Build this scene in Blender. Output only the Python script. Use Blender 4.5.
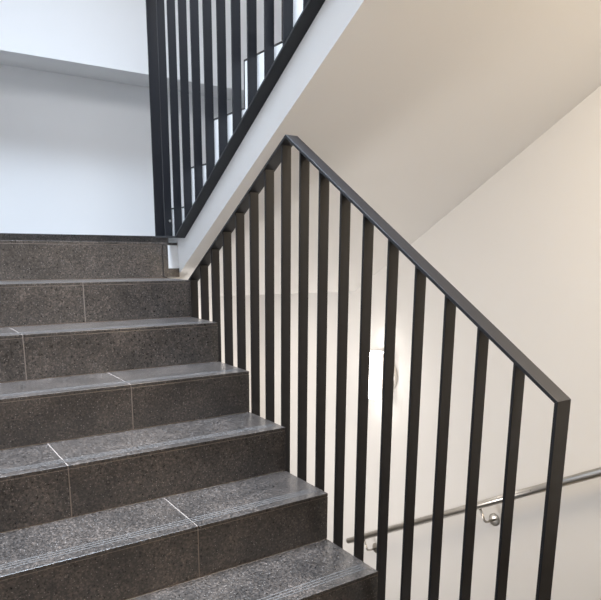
import bpy, bmesh, math
from mathutils import Vector, Matrix

for o in list(bpy.data.objects):
    bpy.data.objects.remove(o, do_unlink=True)
scene = bpy.context.scene
COL = scene.collection

# ------------------------------------------------------------------ camera
cam_d = bpy.data.cameras.new('camera')
cam = bpy.data.objects.new('camera', cam_d)
COL.objects.link(cam)
RIGHT = Vector((0.82900458, -0.55919599, 0.00715938))
UP = Vector((0.1135773, 0.18088519, 0.97692412))
FWD = Vector((0.54758708, 0.80906143, -0.21346662))
m = Matrix((RIGHT, UP, -FWD)).transposed().to_4x4()
m.translation = Vector((-1.2182, -2.9853, -0.0357))
cam.matrix_world = m
cam_d.sensor_fit = 'HORIZONTAL'
cam_d.sensor_width = 36.0
cam_d.lens = 36.0 * 626.05 / 601.0
cam_d.shift_y = (387.9 - 300.0) / 601.0
cam_d.clip_start = 0.02
scene.camera = cam

# ------------------------------------------------------------------ world, lights, exposure
w = bpy.data.worlds.new('world')
scene.world = w
w.use_nodes = True
w.node_tree.nodes['Background'].inputs[0].default_value = (0.75, 0.85, 1.0, 1)
w.node_tree.nodes['Background'].inputs[1].default_value = 0.3

def area(name, loc, target, sx, sy, power, col):
    d = bpy.data.lights.new(name, 'AREA')
    d.shape = 'RECTANGLE'
    d.size = sx
    d.size_y = sy
    d.energy = power
    d.color = col
    o = bpy.data.objects.new(name, d)
    COL.objects.link(o)
    o.location = loc
    o.rotation_euler = (Vector(target) - Vector(loc)).to_track_quat('-Z', 'Y').to_euler()
    return o

# daylight falling down the stair void, and the warm ceiling light of the landing behind the camera
area('skylight', (-0.25, -1.1, 3.84), (-0.45, -0.85, 0), 1.4, 1.5, 205, (0.69, 0.82, 1.0)).data.spread = math.radians(69)
area('window_light', (0.15, -3.94, 2.85), (0.0, 1.2, 0.7), 2.3, 1.7, 94, (0.96, 0.965, 1.0))
area('landing_light', (0.55, -2.85, 1.22), (0.55, -2.85, -1), 0.6, 0.6, 64, (1.0, 0.82, 0.60))
area('lower_fill', (0.4, 0.85, -0.30), (0.4, 0.85, -2), 0.5, 0.5, 7, (1.0, 0.92, 0.85))  # added fill under the landing slab, brightens the walls below; no fitting here
area('soffit_fill', (-0.6, 0.25, -2.0), (1.0, -0.15, -0.65), 0.4, 0.4, 23, (1.0, 0.95, 0.91))  # added fill hidden below the steps, lifts soffit and right wall; no lamp here

vs = scene.view_settings
vs.view_transform = 'Standard'
vs.look = 'None'
vs.gamma = 1.0
vs.exposure = 0.06
vs.use_curve_mapping = False

# ------------------------------------------------------------------ materials
def new_mat(name):
    mt = bpy.data.materials.new(name)
    mt.use_nodes = True
    return mt, mt.node_tree, mt.node_tree.nodes['Principled BSDF']

def node(nt, typ, **kw):
    n = nt.nodes.new(typ)
    for k, v in kw.items():
        n.inputs[k].default_value = v
    return n

def mat_plaster(name, col, rough=0.85):
    mt, nt, b = new_mat(name)
    tc = nt.nodes.new('ShaderNodeTexCoord')
    n = node(nt, 'ShaderNodeTexNoise', Scale=90.0, Detail=3.0)
    nt.links.new(tc.outputs['Object'], n.inputs['Vector'])
    bp = node(nt, 'ShaderNodeBump', Strength=0.06, Distance=0.002)
    nt.links.new(n.outputs['Fac'], bp.inputs['Height'])
    nt.links.new(bp.outputs['Normal'], b.inputs['Normal'])
    b.inputs['Base Color'].default_value = (*col, 1)
    b.inputs['Roughness'].default_value = rough
    b.inputs['Specular IOR Level'].default_value = 0.25
    return mt

def mat_stone(name):
    mt, nt, b = new_mat(name)
    L = nt.links.new
    tc = nt.nodes.new('ShaderNodeTexCoord')
    big = node(nt, 'ShaderNodeTexNoise', Scale=7.0, Detail=4.0, Roughness=0.6)
    L(tc.outputs['Object'], big.inputs['Vector'])
    r0 = nt.nodes.new('ShaderNodeValToRGB')
    r0.color_ramp.elements[0].position = 0.35
    r0.color_ramp.elements[0].color = (0.023, 0.0195, 0.0175, 1)
    r0.color_ramp.elements[1].position = 0.7
    r0.color_ramp.elements[1].color = (0.048, 0.040, 0.035, 1)
    L(big.outputs['Fac'], r0.inputs['Fac'])
    fine = node(nt, 'ShaderNodeTexNoise', Scale=120.0, Detail=4.0, Roughness=0.75)
    L(tc.outputs['Object'], fine.inputs['Vector'])
    r1 = nt.nodes.new('ShaderNodeValToRGB')
    r1.color_ramp.elements[0].position = 0.36
    r1.color_ramp.elements[0].color = (0.45, 0.45, 0.45, 1)
    r1.color_ramp.elements[1].position = 0.66
    r1.color_ramp.elements[1].color = (1.8, 1.75, 1.7, 1)
    L(fine.outputs['Fac'], r1.inputs['Fac'])
    mul = nt.nodes.new('ShaderNodeMix')
    mul.data_type = 'RGBA'
    mul.blend_type = 'MULTIPLY'
    mul.inputs['Factor'].default_value = 1.0
    L(r0.outputs['Color'], mul.inputs['A'])
    L(r1.outputs['Color'], mul.inputs['B'])
    grain = node(nt, 'ShaderNodeTexVoronoi', Scale=185.0, Randomness=1.0)
    L(tc.outputs['Object'], grain.inputs['Vector'])
    gs = nt.nodes.new('ShaderNodeSeparateColor')
    L(grain.outputs['Color'], gs.inputs['Color'])
    r3 = nt.nodes.new('ShaderNodeValToRGB')
    r3.color_ramp.elements[0].position = 0.1
    r3.color_ramp.elements[0].color = (0.6, 0.6, 0.61, 1)
    r3.color_ramp.elements[1].position = 1.0
    r3.color_ramp.elements[1].color = (1.95, 1.88, 1.8, 1)
    e = r3.color_ramp.elements.new(0.7)
    e.color = (1.1, 1.08, 1.05, 1)
    L(gs.outputs['Green'], r3.inputs['Fac'])
    mul2 = nt.nodes.new('ShaderNodeMix')
    mul2.data_type = 'RGBA'
    mul2.blend_type = 'MULTIPLY'
    mul2.inputs['Factor'].default_value = 1.0
    L(mul.outputs['Result'], mul2.inputs['A'])
    L(r3.outputs['Color'], mul2.inputs['B'])
    vor = node(nt, 'ShaderNodeTexVoronoi', Scale=130.0, Randomness=1.0)
    L(tc.outputs['Object'], vor.inputs['Vector'])
    r2 = nt.nodes.new('ShaderNodeValToRGB')
    r2.color_ramp.elements[0].position = 0.10
    r2.color_ramp.elements[0].color = (1, 1, 1, 1)
    r2.color_ramp.elements[1].position = 0.22
    r2.color_ramp.elements[1].color = (0, 0, 0, 1)
    L(vor.outputs['Distance'], r2.inputs['Fac'])
    sel = nt.nodes.new('ShaderNodeSeparateColor')
    L(vor.outputs['Color'], sel.inputs['Color'])
    gt = nt.nodes.new('ShaderNodeMath')
    gt.operation = 'GREATER_THAN'
    gt.inputs[1].default_value = 0.62
    L(sel.outputs['Red'], gt.inputs[0])
    mm = nt.nodes.new('ShaderNodeMath')
    mm.operation = 'MULTIPLY'
    L(r2.outputs['Color'], mm.inputs[0])
    L(gt.outputs['Value'], mm.inputs[1])
    mix = nt.nodes.new('ShaderNodeMix')
    mix.data_type = 'RGBA'
    L(mm.outputs['Value'], mix.inputs['Factor'])
    L(mul2.outputs['Result'], mix.inputs['A'])
    mix.inputs['B'].default_value = (0.26, 0.24, 0.22, 1)
    L(mix.outputs['Result'], b.inputs['Base Color'])
    b.inputs['Roughness'].default_value = 0.33
    b.inputs['Specular IOR Level'].default_value = 0.7
    b.inputs['Coat Weight'].default_value = 0.6
    b.inputs['Coat Roughness'].default_value = 0.26
    rg = node(nt, 'ShaderNodeMapRange')
    rg.inputs['From Min'].default_value = 0.3
    rg.inputs['From Max'].default_value = 0.7
    rg.inputs['To Min'].default_value = 0.24
    rg.inputs['To Max'].default_value = 0.46
    L(fine.outputs['Fac'], rg.inputs['Value'])
    L(rg.outputs['Result'], b.inputs['Roughness'])
    bp = node(nt, 'ShaderNodeBump', Strength=0.08, Distance=0.001)
    L(fine.outputs['Fac'], bp.inputs['Height'])
    L(bp.outputs['Normal'], b.inputs['Normal'])
    return mt

def mat_metal_paint(name, col, rough=0.38):
    mt, nt, b = new_mat(name)
    tc = nt.nodes.new('ShaderNodeTexCoord')
    n = node(nt, 'ShaderNodeTexNoise', Scale=350.0, Detail=2.0)
    nt.links.new(tc.outputs['Object'], n.inputs['Vector'])
    bp = node(nt, 'ShaderNodeBump', Strength=0.05, Distance=0.0005)
    nt.links.new(n.outputs['Fac'], bp.inputs['Height'])
    nt.links.new(bp.outputs['Normal'], b.inputs['Normal'])
    b.inputs['Base Color'].default_value = (*col, 1)
    b.inputs['Roughness'].default_value = rough
    b.inputs['Specular IOR Level'].default_value = 0.36
    return mt

def mat_steel(name):
    mt, nt, b = new_mat(name)
    tc = nt.nodes.new('ShaderNodeTexCoord')
    n = node(nt, 'ShaderNodeTexNoise', Scale=60.0, Detail=2.0)
    nt.links.new(tc.outputs['Object'], n.inputs['Vector'])
    mr = node(nt, 'ShaderNodeMapRange')
    mr.inputs['To Min'].default_value = 0.24
    mr.inputs['To Max'].default_value = 0.36
    nt.links.new(n.outputs['Fac'], mr.inputs['Value'])
    nt.links.new(mr.outputs['Result'], b.inputs['Roughness'])
    b.inputs['Base Color'].default_value = (0.50, 0.48, 0.45, 1)
    b.inputs['Metallic'].default_value = 1.0
    return mt

def mat_opal(name, strength):
    mt, nt, b = new_mat(name)
    b.inputs['Base Color'].default_value = (0.9, 0.9, 0.9, 1)
    b.inputs['Roughness'].default_value = 0.3
    b.inputs['Emission Color'].default_value = (1.0, 0.93, 0.86, 1)
    b.inputs['Emission Strength'].default_value = strength
    return mt

WHITE = mat_plaster('white_plaster', (0.80, 0.79, 0.775))
PALE = mat_plaster('low_bounce_pale', (0.62, 0.615, 0.61))  # for the unseen left wall, toned down so less light bounces onto the upper flight
GREY = mat_plaster('low_bounce_grey', (0.30, 0.29, 0.28))  # for the unseen rear wall, darkened to weaken its reflection in the risers
STONE = mat_stone('dark_granite')
GROUT = mat_plaster('grey_grout', (0.20, 0.165, 0.14), 0.9)
STRIP = mat_plaster('pale_anti_slip', (0.10, 0.095, 0.09), 0.8)
EDGE = mat_plaster('dark_joint', (0.03, 0.03, 0.032), 0.6)
BLACK = mat_metal_paint('black_painted_steel', (0.010, 0.010, 0.012))
STEEL = mat_steel('brushed_steel')
LAMPW = mat_metal_paint('white_lamp_metal', (0.75, 0.74, 0.72), 0.4)
OPAL = mat_opal('opal_diffuser', 14.0)

# ------------------------------------------------------------------ mesh helpers
class MB:
    """Collects shapes given in world coordinates and links them as one mesh."""
    def __init__(self):
        self.bm = bmesh.new()

    def prism(self, pts, axis, a, b, mat=0, bevel=0.0):
        # pts: outline in the two other axes; extruded along axis from a to b
        def P(u, v, t):
            return {'x': (t, u, v), 'y': (u, t, v), 'z': (u, v, t)}[axis]
        va = [self.bm.verts.new(P(u, v, a)) for u, v in pts]
        vb = [self.bm.verts.new(P(u, v, b)) for u, v in pts]
        n = len(pts)
        fs = [self.bm.faces.new(va), self.bm.faces.new(vb)]
        for i in range(n):
            j = (i + 1) % n
            fs.append(self.bm.faces.new((va[i], va[j], vb[j], vb[i])))
        for f in fs:
            f.material_index = mat
        bmesh.ops.recalc_face_normals(self.bm, faces=fs)
        if bevel:
            es = list({e for f in fs for e in f.edges})
            r = bmesh.ops.bevel(self.bm, geom=es, offset=bevel, segments=2, affect='EDGES', profile=0.5)
            for f in r['faces']:
                f.material_index = mat
        return self

    def box(self, x0, x1, y0, y1, z0, z1, mat=0, bevel=0.0):
        return self.prism([(x0, y0), (x1, y0), (x1, y1), (x0, y1)], 'z', z0, z1, mat, bevel)

    def tube(self, pts, r, seg=16, mat=0, cap=True):
        pts = [Vector(p) for p in pts]
        rings = []
        ref = Vector((1, 0, 0))
        for i, p in enumerate(pts):
            if i == 0:
                t = pts[1] - p
            elif i == len(pts) - 1:
                t = p - pts[-2]
            else:
                t = (pts[i + 1] - p).normalized() + (p - pts[i - 1]).normalized()
            t.normalize()
            u = ref - t * ref.dot(t)
            if u.length < 0.1:
                ref = Vector((0, 1, 0)) if abs(t.y) < 0.9 else Vector((0, 0, 1))
                u = ref - t * ref.dot(t)
            u.normalize()
            v = t.cross(u)
            ref = u
            rings.append([self.bm.verts.new(p + r * (math.cos(a) * u + math.sin(a) * v))
                          for a in [2 * math.pi * k / seg for k in range(seg)]])
        fs = []
        for A, B in zip(rings, rings[1:]):
            for k in range(seg):
                f = self.bm.faces.new((A[k], A[(k + 1) % seg], B[(k + 1) % seg], B[k]))
                f.smooth = True
                fs.append(f)
        if cap:
            fs += [self.bm.faces.new(rings[0]), self.bm.faces.new(rings[-1])]
        for f in fs:
            f.material_index = mat
        bmesh.ops.recalc_face_normals(self.bm, faces=fs)
        return self

    def lathe(self, profile, origin, axis, seg=48, mat=0):
        # profile: (radius, distance along axis) from one end to the other
        o = Vector(origin)
        ax = Vector(axis).normalized()
        u = ax.orthogonal().normalized()
        v = ax.cross(u)
        rings = []
        for r, t in profile:
            if r < 1e-6:
                rings.append([self.bm.verts.new(o + ax * t)])
            else:
                rings.append([self.bm.verts.new(o + ax * t + r * (math.cos(2 * math.pi * k / seg) * u
                              + math.sin(2 * math.pi * k / seg) * v)) for k in range(seg)])
        fs = []
        for A, B in zip(rings, rings[1:]):
            for k in range(seg):
                k2 = (k + 1) % seg
                if len(A) == 1 and len(B) == 1:
                    continue
                if len(A) == 1:
                    f = self.bm.faces.new((A[0], B[k2], B[k]))
                elif len(B) == 1:
                    f = self.bm.faces.new((A[k], A[k2], B[0]))
                else:
                    f = self.bm.faces.new((A[k], A[k2], B[k2], B[k]))
                f.smooth = True
                f.material_index = mat
                fs.append(f)
        bmesh.ops.recalc_face_normals(self.bm, faces=fs)
        for e in {e for f in fs for e in f.edges}:
            if len(e.link_faces) == 2 and e.calc_face_angle() > 0.6:
                e.smooth = False
        return self

    def build(self, name, mats, parent=None):
        if not isinstance(mats, (list, tuple)):
            mats = [mats]
        if parent is not None:
            off = Vector(parent.location)
            if parent.parent is not None:
                off = off + Vector(parent.parent.location)
            for v in self.bm.verts:
                v.co -= off
        me = bpy.data.meshes.new(name)
        self.bm.to_mesh(me)
        self.bm.free()
        for mt in mats:
            me.materials.append(mt)
        o = bpy.data.objects.new(name, me)
        COL.objects.link(o)
        if parent is not None:
            o.parent = parent
        return o

def thing(name, label, cat, loc=(0, 0, 0), group=None):
    o = bpy.data.objects.new(name, None)
    o.empty_display_size = 0.1
    COL.objects.link(o)
    o.location = loc
    o['label'] = label
    o['category'] = cat
    if group:
        o['group'] = group
    return o

def struct(mb, name, mats):
    o = mb.build(name, mats)
    o['kind'] = 'structure'
    return o

# ------------------------------------------------------------------ dimensions
G, H = 0.2717, 0.17           # going and rise of every step
XL, XR = -1.40, 1.38          # left and right walls of the stairwell
XB = 0.0605                   # white side of the upper flight
YB = 1.35                     # wall behind the landing
YR = -4.00                    # wall behind the camera
ZF, ZC = -2.89, 3.90          # lowest floor, ceiling
N = 8                         # risers from the rear landing to the landing

def soffit(y):
    return -0.153 - 0.589 * y

# ------------------------------------------------------------------ setting
struct(MB().box(XL - 0.2, XR + 0.2, YB, YB + 0.2, ZF, ZC), 'wall_back', WHITE)
struct(MB().box(XR, XR + 0.2, YR, YB, ZF, ZC), 'wall_right', WHITE)
struct(MB().box(XL - 0.2, XL, YR, YB, ZF, ZC), 'wall_left', PALE)
struct(MB().box(XL - 0.2, XR + 0.2, YR - 0.2, YR, ZF, ZC), 'wall_rear', GREY)
struct(MB().box(XL - 0.2, XR + 0.2, YR - 0.2, YB + 0.2, ZC, ZC + 0.2), 'ceiling', WHITE)
# the white ledge that stands out from the wall above the landing
struct(MB().box(XL, XR, 1.05, YB, 1.031, ZC), 'trim_1', WHITE)
# stone skirting along the back of the landing
struct(MB().box(XL, XR, YB - 0.012, YB, 0.0, 0.060, bevel=0.002), 'baseboard_back', STONE)

# landing: plastered slab under stone paving
b = MB()
b.box(XL, 0.06, 0.0145, 0.23, -0.28, -0.012, 0)
b.box(0.0005, 0.06, 0.0, 0.0145, -0.28, -0.0125, 0)
b.box(XL, XR, 0.23, YB, -0.28, -0.012, 0)
b.box(XL, 0.058, 0.004, 0.125, -0.012, 0.0, 1)
b.box(XL, XR, 0.126, YB, -0.012, 0.0, 1)
struct(b, 'floor_landing', [WHITE, STONE])

# landing behind and under the camera
YE = -N * G
b = MB()
b.box(XL, XR, YR, YE, -N * H - 0.28, -N * H - 0.012, 0)
b.box(XL, XR, YR, YE, -N * H - 0.012, -N * H, 1)
struct(b, 'floor_rear', [WHITE, STONE])
# the landing one storey up, over the camera
YU = 0.125 - 8 * G
b = MB()
b.box(XL, XR, YR, YU - 0.02, 1.53 - 0.24, 1.53 - 0.012, 0)
b.box(XL, XR, YR, YU - 0.02, 1.53 - 0.012, 1.53, 1)
struct(b, 'floor_upper', [WHITE, STONE])

# lower flight and bottom landing beneath the sloping soffit
b = MB()
out = [(YE, -N * H - 0.285)]
for k in range(9):
    y = YE + k * G
    if k:
        out.append((y, -N * H - k * H))
    out.append((y, -N * H - (k + 1) * H))
out = [(YE, ZF)]
out.append((YE, -N * H - H))
for k in range(1, 9):
    y = YE + k * G
    out.append((y, -N * H - k * H))
    out.append((y, max(ZF, -N * H - (k + 1) * H)))
b.prism(out, 'x', 0.065, XR, 0)
b.box(XL, XR, YE + 8 * G, YB, ZF - 0.1, ZF, 0)
struct(b, 'floor_lower', STONE)

# ------------------------------------------------------------------ main flight of dark stone steps
flight = thing('stair_flight', 'dark speckled granite stair flight climbing from the foreground to the landing',
               'staircase', (0, YE, -N * H))

XF = XL + 0.004

def tiles(b, x0, x1, joints, mk, gap=0.0035):
    xs = [x0] + sorted(j for j in joints if x0 + 0.03 < j < x1 - 0.03) + [x1]
    for i in range(len(xs) - 1):
        a = xs[i] + (gap / 2 if i else 0)
        c = xs[i + 1] - (gap / 2 if i + 2 < len(xs) else 0)
        mk(a, c)

def joints_for(k):
    j0 = -0.487 if k % 2 else -0.787
    return [j0 - 0.6 * i for i in range(0, 3)]

TT = 0.011   # stone thickness
for k in range(0, N):
    yf = -k * G
    zt = -k * H
    js = joints_for(k)
    # riser under the front edge of tread k
    b = MB()
    tiles(b, XF, 0.0, js, lambda a, c: b.box(a, c, yf, yf + TT, zt - H + 0.003, zt - TT - 0.002, 0, 0.0006))
    b.box(XF, -0.0015, yf + 0.0015, yf + TT, zt - H, zt - TT, 1)
    b.build('riser', [STONE, GROUT], flight)
    # tread slab with three anti slip lines let into its front edge
    if k:
        b = MB()
        tiles(b, XF, 0.0, js, lambda a, c: b.box(a, c, yf, yf + G - 0.003, zt - TT, zt, 0, 0.0009))
        b.box(XF, -0.0015, yf + 0.003, yf + G, zt - TT, zt - 0.0012, 1)
        tr = b.build('tread', [STONE, GROUT], flight)
        g = MB()
        for q in range(3):
            y0 = yf + 0.036 + q * 0.013
            g.box(XF, -0.02, y0, y0 + 0.0028, zt - 0.002, zt + 0.0005)
        s = g.build('anti_slip_strip', STRIP, tr)
        s['label'] = 'three thin pale anti slip lines'
    else:
        b = MB()
        tiles(b, XF, 0.0, js, lambda a, c: b.box(a, c, yf, yf + 0.10, zt - TT, zt + 0.001, 0, 0.0009))
        b.build('nosing', [STONE, GROUT], flight)
# body of the flight
out = [(0.0135, -0.28)]
out.append((0.0135, -TT))
for k in range(0, N):
    yf = -k * G + TT
    if k:
        out.append((yf, -k * H - TT))
    out.append((yf, -(k + 1) * H - TT if k < N - 1 else -N * H))
out.append((YE + G + TT, -N * H - 0.27))
out = [o for i, o in enumerate(out) if i == 0 or o != out[i - 1]]
b = MB()
b.prism(out, 'x', XF, -0.003, 0)
b.build('stair_slab', WHITE, flight)
# L shaped stone piece closing the top riser beside the white flight
b = MB()
b.box(-0.022, 0.003, -0.009, -0.001, -0.166, -0.008, 0)
b.box(0.0031, 0.0600, -0.009, -0.001, -0.166, -0.124, 0)
b.build('corner_skirting', STONE, flight)

# ------------------------------------------------------------------ upper flight with white side and soffit
upper = thing('stair_flight', 'white plastered upper stair flight with beige sloping soffit at the top right',
              'staircase', (XB, 0.0, 0.0))
NB = 9
TB = 0.008
def ry(k):                  # face of riser k (1..9)
    return 0.125 - (k - 1) * G
out = [(0.2295, soffit(0.23)), (0.2295, -0.0125), (0.125 - TB, -0.0125)]
for k in range(1, NB):
    out.append((ry(k) - TB, k * H - TB))
    if k < NB - 1:
        out.append((ry(k + 1) - TB, k * H - TB))
out.append((ry(NB), 8 * H - TB))
out.append((ry(NB), soffit(ry(NB))))
b = MB()
b.prism(out, 'x', XB, XR - 0.0005, 0)
b.build('stair_slab', WHITE, upper)
for k in range(1, NB):
    MB().box(XB, XR - 0.001, ry(k) - TB + 0.0005, ry(k) + 0.0, (k - 1) * H + 0.001, k * H - TB - 0.0005).build('riser', STONE, upper)
    MB().box(XB, XR - 0.001, ry(k + 1) + 0.001, ry(k), k * H - TB, k * H).build('tread', STONE, upper)

# ------------------------------------------------------------------ balustrades of flat bars
X0, X1 = 0.010, 0.060        # all flats are 50 mm deep
TH = 0.009

def inset(poly, t):
    # outline moved inwards by t (anticlockwise or clockwise polygon)
    n = len(poly)
    ar = sum(poly[i][0] * poly[(i + 1) % n][1] - poly[(i + 1) % n][0] * poly[i][1] for i in range(n))
    s = 1 if ar > 0 else -1
    res = []
    for i in range(n):
        p0, p1, p2 = Vector(poly[i - 1]), Vector(poly[i]), Vector(poly[(i + 1) % n])
        d1 = (p1 - p0).normalized()
        d2 = (p2 - p1).normalized()
        n1 = Vector((-d1.y, d1.x)) * s
        n2 = Vector((-d2.y, d2.x)) * s
        bis = (n1 + n2)
        bis = bis / bis.dot(n1)
        res.append(p1 + bis * t)
    return res

def frame(poly, names, root):
    inn = inset(poly, TH)
    n = len(poly)
    for i in range(n):
        j = (i + 1) % n
        mb = MB()
        mb.prism([tuple(poly[i]), tuple(poly[j]), tuple(inn[j]), tuple(inn[i])], 'x', X0, X1, 0, 0.0008)
        mb.build(names[i], BLACK, root)

def seg_z(poly, y, upper_side):
    zs = []
    n = len(poly)
    for i in range(n):
        (ya, za), (yb, zb) = poly[i], poly[(i + 1) % n]
        if abs(ya - yb) > 1e-4 and min(ya, yb) - 1e-6 <= y <= max(ya, yb) + 1e-6:
            zs.append(za + (zb - za) * (y - ya) / (yb - ya))
    return max(zs) if upper_side else min(zs)

def bar(root, poly, y0, half, t=0.008):
    # top and bottom cut to the slope of the flats they are welded to, sunk 1 mm short of the outside
    e = 0.004
    yA, yB2 = y0 - t, y0
    pts = [(yA, seg_z(poly, yA, False) + e), (yB2, seg_z(poly, yB2, False) + e),
           (yB2, seg_z(poly, yB2, True) - e), (yA, seg_z(poly, yA, True) - e)]
    mb = MB()
    mb.prism(pts, 'x', 0.035 - half, 0.035 + half, 0, 0.0008)
    return mb.build('baluster', BLACK, root)

# lower balustrade beside the main flight, cut to fit under the upper flight
P0 = (-2.188, -0.358)
AP = (-1.066, 0.354)
VV = (-0.023, -0.2945)
PB = (-2.188, 0.6257 * -2.188 - 0.28)
bal = thing('balustrade', 'black flat bar balustrade beside the granite steps peaking below the white upper flight',
            'railing', (0.035, -1.09, PB[1]))
polyA = [P0, AP, VV, PB]
frame(polyA, ['handrail', 'soffit_rail', 'bottom_rail', 'end_post'], bal)
for k in range(-8, 10):
    bar(bal, polyA, -1.029 - 0.1144 * k, 0.019)

# upper balustrade fixed to the white side of the upper flight
bal2 = thing('balustrade', 'black flat bar balustrade on the white upper flight at the top left',
             'railing', (0.035, -0.9, 0.02))
YT = -1.98
polyB = [(0.168, 0.026), (-0.0906, 0.022), (YT, -0.035 - 0.629 * YT), (YT, 1.32 - 0.6257 * YT), (0.168, 1.32 - 0.6257 * 0.168)]
frame(polyB, ['bottom_plate', 'bottom_rail', 'end_post', 'handrail', 'end_post'], bal2)
for k in range(1, 18):
    y0 = 0.176 - 0.1214 * k
    bb = bar(bal2, polyB, y0, 0.019)
    if k == 1:
        bo = MB()
        bo.lathe([(0, -0.004), (0.005, -0.004), (0.006, -0.002), (0.006, 0.0)], (0.042, y0 - 0.009, 0.106), (0, 1, 0), 16)
        o = bo.build('bolt', STEEL, bal2)
        o['label'] = 'small bright bolt head'

# ------------------------------------------------------------------ lamp on the right wall
lamp = thing('wall_lamp', 'lit white cylinder wall lamp seen between the black bars', 'lamp', (XR, -0.092, -0.79))
ly, lz = -0.092, -0.785
b = MB()
b.lathe([(0, 0.0), (0.111, 0.0), (0.114, -0.004), (0.114, -0.016), (0.110, -0.020), (0, -0.020)], (XR - 0.001, ly, lz - 0.008), (1, 0, 0))
b.build('backplate', LAMPW, lamp)
b = MB()
b.box(XR - 0.050, XR - 0.018, ly - 0.020, ly + 0.020, lz - 0.06, lz + 0.06, 0, 0.004)
b.build('mount', LAMPW, lamp)
hh, rr, rd = 0.142, 0.052, 0.018
lx, lyy = XR - 0.085, -0.092
prof = [(0, -hh)]
for q in range(7):
    a = math.pi / 2 * q / 6
    prof.append((rr - rd + rd * math.sin(a), -hh + rd - rd * math.cos(a)))
for q in range(7):
    a = math.pi / 2 * q / 6
    prof.append((rr - rd + rd * math.cos(a), hh - rd + rd * math.sin(a)))
prof.append((0, hh))
b = MB()
b.lathe(prof, (lx, lyy, lz), (0, 0, 1))
d = b.build('diffuser', OPAL, lamp)
d['label'] = 'glowing white opal tube'
# white shield added behind the tube to keep its glow off the wall
b = MB()
arc = [math.radians(-80 + 160 * q / 20) for q in range(21)]
glow_shield = [((rr + 0.005) * math.cos(a) + lx, (rr + 0.005) * math.sin(a) + lyy) for a in arc]
glow_shield += [((rr + 0.001) * math.cos(a) + lx, (rr + 0.001) * math.sin(a) + lyy) for a in reversed(arc)]
b.prism(glow_shield, 'z', lz - hh - 0.005, lz + hh + 0.005)
b.build('glow_shield', LAMPW, lamp)

# ------------------------------------------------------------------ steel handrail on the right wall
XH = 1.305
def hz(y):
    return -1.988 - 0.597 * (y - 0.137)
hr = thing('wall_handrail', 'round brushed steel handrail fixed along the white right wall', 'handrail', (XH, 0.14, hz(0.137)))
b = MB()
b.tube([(XH, 0.137, hz(0.137)), (XH, -2.25, hz(-2.25))], 0.020, 24)
b.build('rail', STEEL, hr)
for y in (-0.065, -0.995, -1.93):
    dn = Vector((0, -0.513, -0.858))
    a0 = Vector((XH, y + 0.048, hz(y + 0.048)))
    c0 = a0 + dn * 0.095
    yb, zb = c0.y, c0.z
    b = MB()
    pts = [a0 + dn * 0.018, c0 - dn * 0.02]
    for q in range(1, 6):
        a = math.pi / 2 * q / 6
        pts.append(c0 - dn * 0.02 * (1 - math.sin(a)) + Vector((0.02 * (1 - math.cos(a)), 0, 0)))
    pts += [c0 + Vector((0.02, 0, 0)), Vector((XR - 0.004, yb, zb))]
    b.tube(pts, 0.0065, 12)
    br = b.build('bracket', STEEL, hr)
    b = MB()
    b.lathe([(0, 0), (0.034, 0), (0.034, -0.004), (0.031, -0.006), (0, -0.006)], (XR - 0.0005, yb, zb), (1, 0, 0), 32)
    b.build('rosette', STEEL, br)
